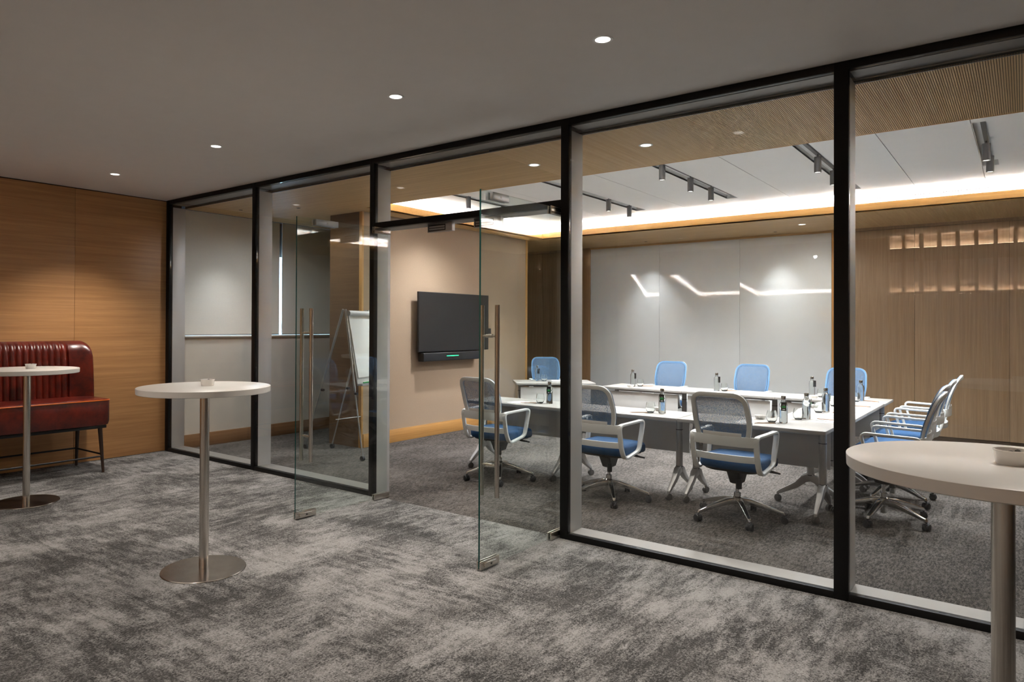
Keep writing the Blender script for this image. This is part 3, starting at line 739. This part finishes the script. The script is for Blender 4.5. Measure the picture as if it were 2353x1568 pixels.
for i, (x, y, a, lab) in enumerate(spots):
    o = proto if i == 0 else copy_tree(proto)
    o.location = (x, y, 0); o.rotation_euler = (0, 0, math.radians(a))
    if i == 3:
        for ch in o.children:
            if ch.name.startswith('base_arm'): ch.rotation_euler.z += math.radians(8)
    tag(o, lab, 'chair', 'white framed office chairs with blue seats')

# ------------------------------------------------------------------ things on the tables
TZ = .73
def bottle_proto():
    t = empty('water_bottle')
    MB().lathe([(.0001, 0.0), (.030, 0.0), (.033, .006), (.033, .145), (.029, .165), (.018, .182), (.0165, .196), (.0135, .196), (.015, .182), (.026, .163), (.0305, .143), (.0305, .010), (.0001, .008)], n=28).obj('bottle_body', 'clear', t)
    MB().lathe([(.0001, .197), (.0185, .197), (.0185, .224), (.0165, .227), (.0001, .227)], n=24).obj('cap', 'chrome', t)
    return t
def tag_part(t, rz):
    e = empty('neck_tag', (0, 0, 0), rz, t)
    MB().box(-.021, .021, -.0375, -.0362, .105, .178).obj('tag_card', 'black', e)
    g = MB()
    for i in range(4):
        for j in range(2): g.box(-.0145 + i * .0075, -.0085 + i * .0075, -.0379, -.0376, .130 + j * .0095, .137 + j * .0095)
    g.obj('tag_print', 'green_print', e)
    MB().box(-.010, .010, -.0379, -.0376, .114, .120).box(-.010, .010, -.0379, -.0376, .152, .1545).obj('tag_lettering', 'white_print', e)
    MB().tube([(.0185 * math.cos(q), .0185 * math.sin(q), .19 - .004 * (1 - math.sin(q))) for q in [2 * PI * k / 16 for k in range(16)]], .0012, 6, True).obj('tag_cord', 'black', e)
bp = bottle_proto(); first = [True]
def bottle(x, y, rz, lab):
    if first[0]: b = bp; first[0] = False
    else: b = copy_tree(bp)
    b.location = (x, y, TZ); tag(b, lab, 'bottle', 'glass water bottles')
    pend.append((b, rz))
pend = []
VIEW = math.radians(18)
gl_me = MB().lathe([(.0001, 0), (.026, 0.0), (.040, .018), (.0455, .042), (.043, .065), (.035, .098), (.0338, .098), (.0415, .064), (.0438, .042), (.038, .02), (.024, .006), (.0001, .005)], n=28).mesh('tumbler', 'clear')
def tumbler(x, y, lab):
    o = shared('water_glass', gl_me, None, (x, y, TZ)); tag(o, lab, 'glass', 'stemless water glasses')
pp_me = MB().box(-.075, .075, -.105, .105, 0, .003).mesh('notepad', 'paper')
def paper(x, y, rz, lab): o = shared('notepad', pp_me, None, (x, y, TZ), rz); tag(o, lab, 'notepad', 'white note pads on the tables')
pb_me = MB().cyl((-.085, 0, .0045), (.08, 0, .0045), .0035, n=6).mesh('pencil_shaft', 'pencil'); pt_me = MB().cyl((.08, 0, .0045), (.092, 0, .0045), .0035, .0006, n=6).mesh('pencil_tip', 'black')
def pencil(x, y, rz, lab, z=TZ):
    e = tag(empty('pencil', (x, y, z), rz), lab, 'pencil', 'pencils on the note pads'); shared('pencil_shaft', pb_me, e); shared('pencil_tip', pt_me, e)
ds_me = MB().lathe([(.0001, .002), (.030, 0.0), (.033, .0), (.047, .032), (.0455, .032), (.031, .004), (.0001, .005)], n=64, wob=lambda q, z: .045 * math.cos(20 * q) * (z > .02)).mesh('dish', 'ceramic')
def dish(x, y, lab): o = shared('candy_dish', ds_me, None, (x, y, TZ)); tag(o, lab, 'dish', 'small fluted white dishes')

where = ['by the chair nearest the doorway', 'by the second chair from the doorway', 'by the third chair from the doorway']
for (bx, by, gx, gy, px, py, qx, qy), wh in zip(((4.33, 1.83, 4.235, 1.80, 4.03, 1.70, 4.14, 1.72), (5.556, 1.83, 5.455, 1.80, 5.25, 1.70, 5.38, 1.71), (6.614, 1.855, 6.525, 1.84, 6.36, 1.70, 6.505, 1.71)), where):
    bottle(bx, by, VIEW, 'water bottle with black neck tag ' + wh); tumbler(gx, gy, 'stemless glass ' + wh)
    paper(px, py, 0, 'blank white note pad ' + wh); pencil(qx, qy, math.radians(35), 'wooden pencil ' + wh)
bottle(6.70, 2.27, math.radians(95), 'water bottle just past the near corner of the horseshoe'); tumbler(6.655, 2.18, 'stemless glass just past the near corner of the horseshoe')
paper(6.89, 2.28, PI / 2, 'note pad just past the near corner of the horseshoe'); pencil(6.87, 2.27, math.radians(-4), 'pencil just past the near corner of the horseshoe', TZ + .0032)
bottle(6.72, 2.94, math.radians(95), 'water bottle on the side table left of the wide mullion'); tumbler(6.68, 2.835, 'stemless glass on the side table left of the wide mullion')
paper(6.89, 2.78, PI / 2, 'note pad on the side table behind the wide mullion'); pencil(6.88, 2.85, math.radians(-4), 'pencil on the side table behind the wide mullion', TZ + .0032)
bottle(6.72, 3.62, math.radians(95), 'water bottle hidden behind the wide mullion'); tumbler(6.68, 3.52, 'stemless glass hidden behind the wide mullion')
paper(6.905, 3.53, PI / 2, 'note pad on the side table, third from the glass'); pencil(6.90, 3.65, math.radians(-2), 'pencil on the side table, third from the glass')
bottle(6.80, 4.27, math.radians(100), 'water bottle at the far right table corner before the oak panels'); tumbler(6.77, 4.165, 'stemless glass at the far right table corner before the oak panels')
paper(6.915, 4.12, PI / 2, 'note pad at the far right table corner'); pencil(6.90, 4.27, math.radians(-25), 'pencil at the far right table corner')
for (bx, by, gx, gy, px, py, qx, qy), wh in zip(((4.09, 4.32, 4.155, 4.41, 4.38, 4.50, 4.24, 4.48), (5.175, 4.42, 5.255, 4.47, 5.46, 4.53, 5.325, 4.53), (6.25, 4.54, 6.37, 4.44, 6.54, 4.54, 6.44, 4.53)), ('on the left far table', 'on the middle far table', 'on the right far table')):
    bottle(bx, by, PI * .8, 'water bottle ' + wh); tumbler(gx, gy, 'stemless glass ' + wh); paper(px, py, 0, 'note pad ' + wh); pencil(qx, qy, math.radians(20), 'pencil ' + wh)
bottle(2.614, 4.26, PI, 'water bottle on the separate angled table'); tumbler(2.70, 4.31, 'stemless glass on the separate angled table'); paper(2.80, 4.50, ang0, 'note pad on the separate angled table')
dish(6.385, 2.0, 'white fluted dish near the third chair from the doorway'); dish(6.555, 3.20, 'white fluted dish on the inner edge of the side table'); dish(6.335, 4.24, 'white fluted dish on the right far table'); dish(4.115, 4.20, 'white fluted dish on the left far table'); dish(5.46, 1.99, 'white fluted dish behind the glass of the second chair')
for b, rz in pend: tag_part(b, rz)

# ------------------------------------------------------------------ hall furniture
def ramekin(x, y, z, lab):
    e = tag(empty('ash_tray', (x, y, z)), lab, 'bowl', 'white bowls on the high tables')
    MB().lathe([(.0001, .0), (.036, 0), (.038, .003), (.042, .036), (.0445, .039), (.0445, .042), (.040, .042), (.0385, .037), (.0345, .010), (.0001, .008)], n=36).obj('bowl', 'ceramic', e)
    m = MB()
    for k in range(4):
        q = k * 1.7; cxx, cyy = .013 * math.cos(q), .013 * math.sin(q)
        m.lathe([(.0001, 0), (.012, .004), (.014, .014), (.006, .026 + .006 * (k == 0)), (.0001, .028 + .007 * (k == 0))], cxx, cyy, .0095, n=7)
    m.obj('pebbles', 'ash', e)['kind'] = 'stuff'
def high_table(x, y, lab, lab2, dx=0., dy=0.):
    t = tag(empty('high_table', (x, y, 0)), lab, 'high table', 'round high tables')
    MB().lathe([(.0001, 1.112), (.393, 1.112), (.397, 1.115), (.398, 1.148), (.395, 1.15), (.0001, 1.15)], n=96).obj('table_top', 'white_top', t)
    MB().lathe([(.0001, .0), (.252, 0.0), (.255, .003), (.252, .0075), (.03, .010), (.0001, .010)], n=72).obj('base_plate', 'base_steel', t)
    MB().cyl((0, 0, .0105), (0, 0, 1.10), .0285, n=36).obj('column', 'steel', t)
    MB().lathe([(.0001, 1.1005), (.11, 1.1005), (.11, 1.111), (.0001, 1.111)], n=36).obj('mounting_plate', 'plastic_black', t)
    ramekin(x + dx, y + dy, 1.15, lab2)
high_table(1.457, -2.034, 'round white high table in front of the red sofa', 'small white bowl on the table before the sofa', .02, .02)
high_table(4.157, -1.985, 'round white high table on steel column between sofa and doorway', 'small white bowl on the middle high table', -.02, .03)
high_table(8.156, -1.888, 'large looking round white high table cropped at the right edge', 'white bowl with dark pebbles on the nearest table', .02, .0)

# high sofa
sf = tag(empty('high_sofa', (0, 0, 0)), 'red leather high bench sofa with channelled back against the oak wall', 'sofa')
Y1, Y0 = -.965, -2.78
def sring(z, ins):
    out = []
    for x, y in rrect(.14 + ins, .70 - ins, Y0 + ins, Y1 - ins, .075, 6):
        u = (y - (Y0 + Y1) / 2) / ((Y1 - Y0) / 2); bow = .035 * (1 - u * u) * max(0, (x - .2) / .5); out.append((x + bow, y, z))
    return out
st = MB().layers([sring(.485, .03), sring(.492, .008), sring(.53, .0), sring(.735, .0), sring(.748, .004), sring(.757, .02), sring(.762, .07)]).obj('seat_cushion', 'leather', sf, ang=50)
MB().tube([(p[0], p[1], .746) for p in sring(0, -.001)], .0055, 8, True).obj('seat_piping', 'piping', st)
# back: plan path with forward-turned wings, channels in the middle
def back_pt(v, z):
    """v = distance along the back from the right end; returns front-face x, y"""
    return None
NB = 24; chan = .0605; n_ch = int((Y1 - Y0 - .5) / chan)
bk = MB(); prof_z = [0, .04, .10, .2, .35, .5, .56, .59, .605, .61]
ZB0 = .74
cols = []
tot = Y1 - Y0; nst = 240
for i in range(nst + 1):
    d = tot * i / nst; y = Y1 - d
    e = min(d, tot - d)                       # distance from the nearer end
    wing = max(0, 1 - e / .22); xw = .10 * wing ** 1.8
    end = max(0, 1 - e / .035)
    inch = .24 < d < .24 + n_ch * chan
    ph = (d - .24) / chan
    rib = (abs(math.sin(PI * ph)) ** .5) * .034 if inch else .030
    if not inch and (abs(d - .24) < .006 or abs(d - .24 - n_ch * chan) < .006): rib = .004
    col = []
    top = 1.355 - ZB0 - .075 * max(0, 1 - e / .10) ** 2
    for q in prof_z:
        z = q / .61 * top; k = max(0, (q - .5) / .11)
        bulge = .012 * math.sin(PI * min(1, q / .6))
        xf = .205 + xw + rib * (1 - k * k) - .09 * (q / .61) * .55 + bulge - .055 * k ** 3 - .05 * end ** 2
        col.append((xf, y, ZB0 + z))
    for q in reversed(prof_z):
        z = q / .61 * top; col.append((.03 + .02 * (1 - q / .61) + xw * .9, y, ZB0 + z - .001 * (q == .61)))
    cols.append(col)
bk.layers(cols)
bk.obj('backrest', 'leather', sf, ang=55)
MB().box(.17, .66, Y0 + .04, Y1 - .035, .452, .4845).obj('seat_rail', 'plastic_black', sf, bevel=.004)
def sleg(x, y, dx, dy):
    a = Vector((x, y, .452)); b = Vector((x + dx, y + dy, 0))
    d = (b - a)
    return MB().cyl(a, b, .022, .013, n=16).obj('leg', 'dark_wood', sf)
legs = {}
for nm, x, y, dx, dy in (('fr', .645, -1.06, .055, .01), ('rr', .14, -1.07, -.03, .0), ('fl', .645, Y0 + .1, .055, -.01), ('rl', .14, Y0 + .1, -.03, 0.)):
    sleg(x, y, dx, dy); legs[nm] = (Vector((x, y, .452)), Vector((x + dx, y + dy, 0)))
def onleg(n, z): a, b = legs[n]; return a + (b - a) * ((.452 - z) / .452)
for a, b, z in (('fr', 'fl', .165), ('rr', 'rl', .19), ('fr', 'rr', .185), ('fl', 'rl', .185)):
    MB().cyl(onleg(a, z), onleg(b, z), .009, n=10).obj('stretcher', 'plastic_black', sf)
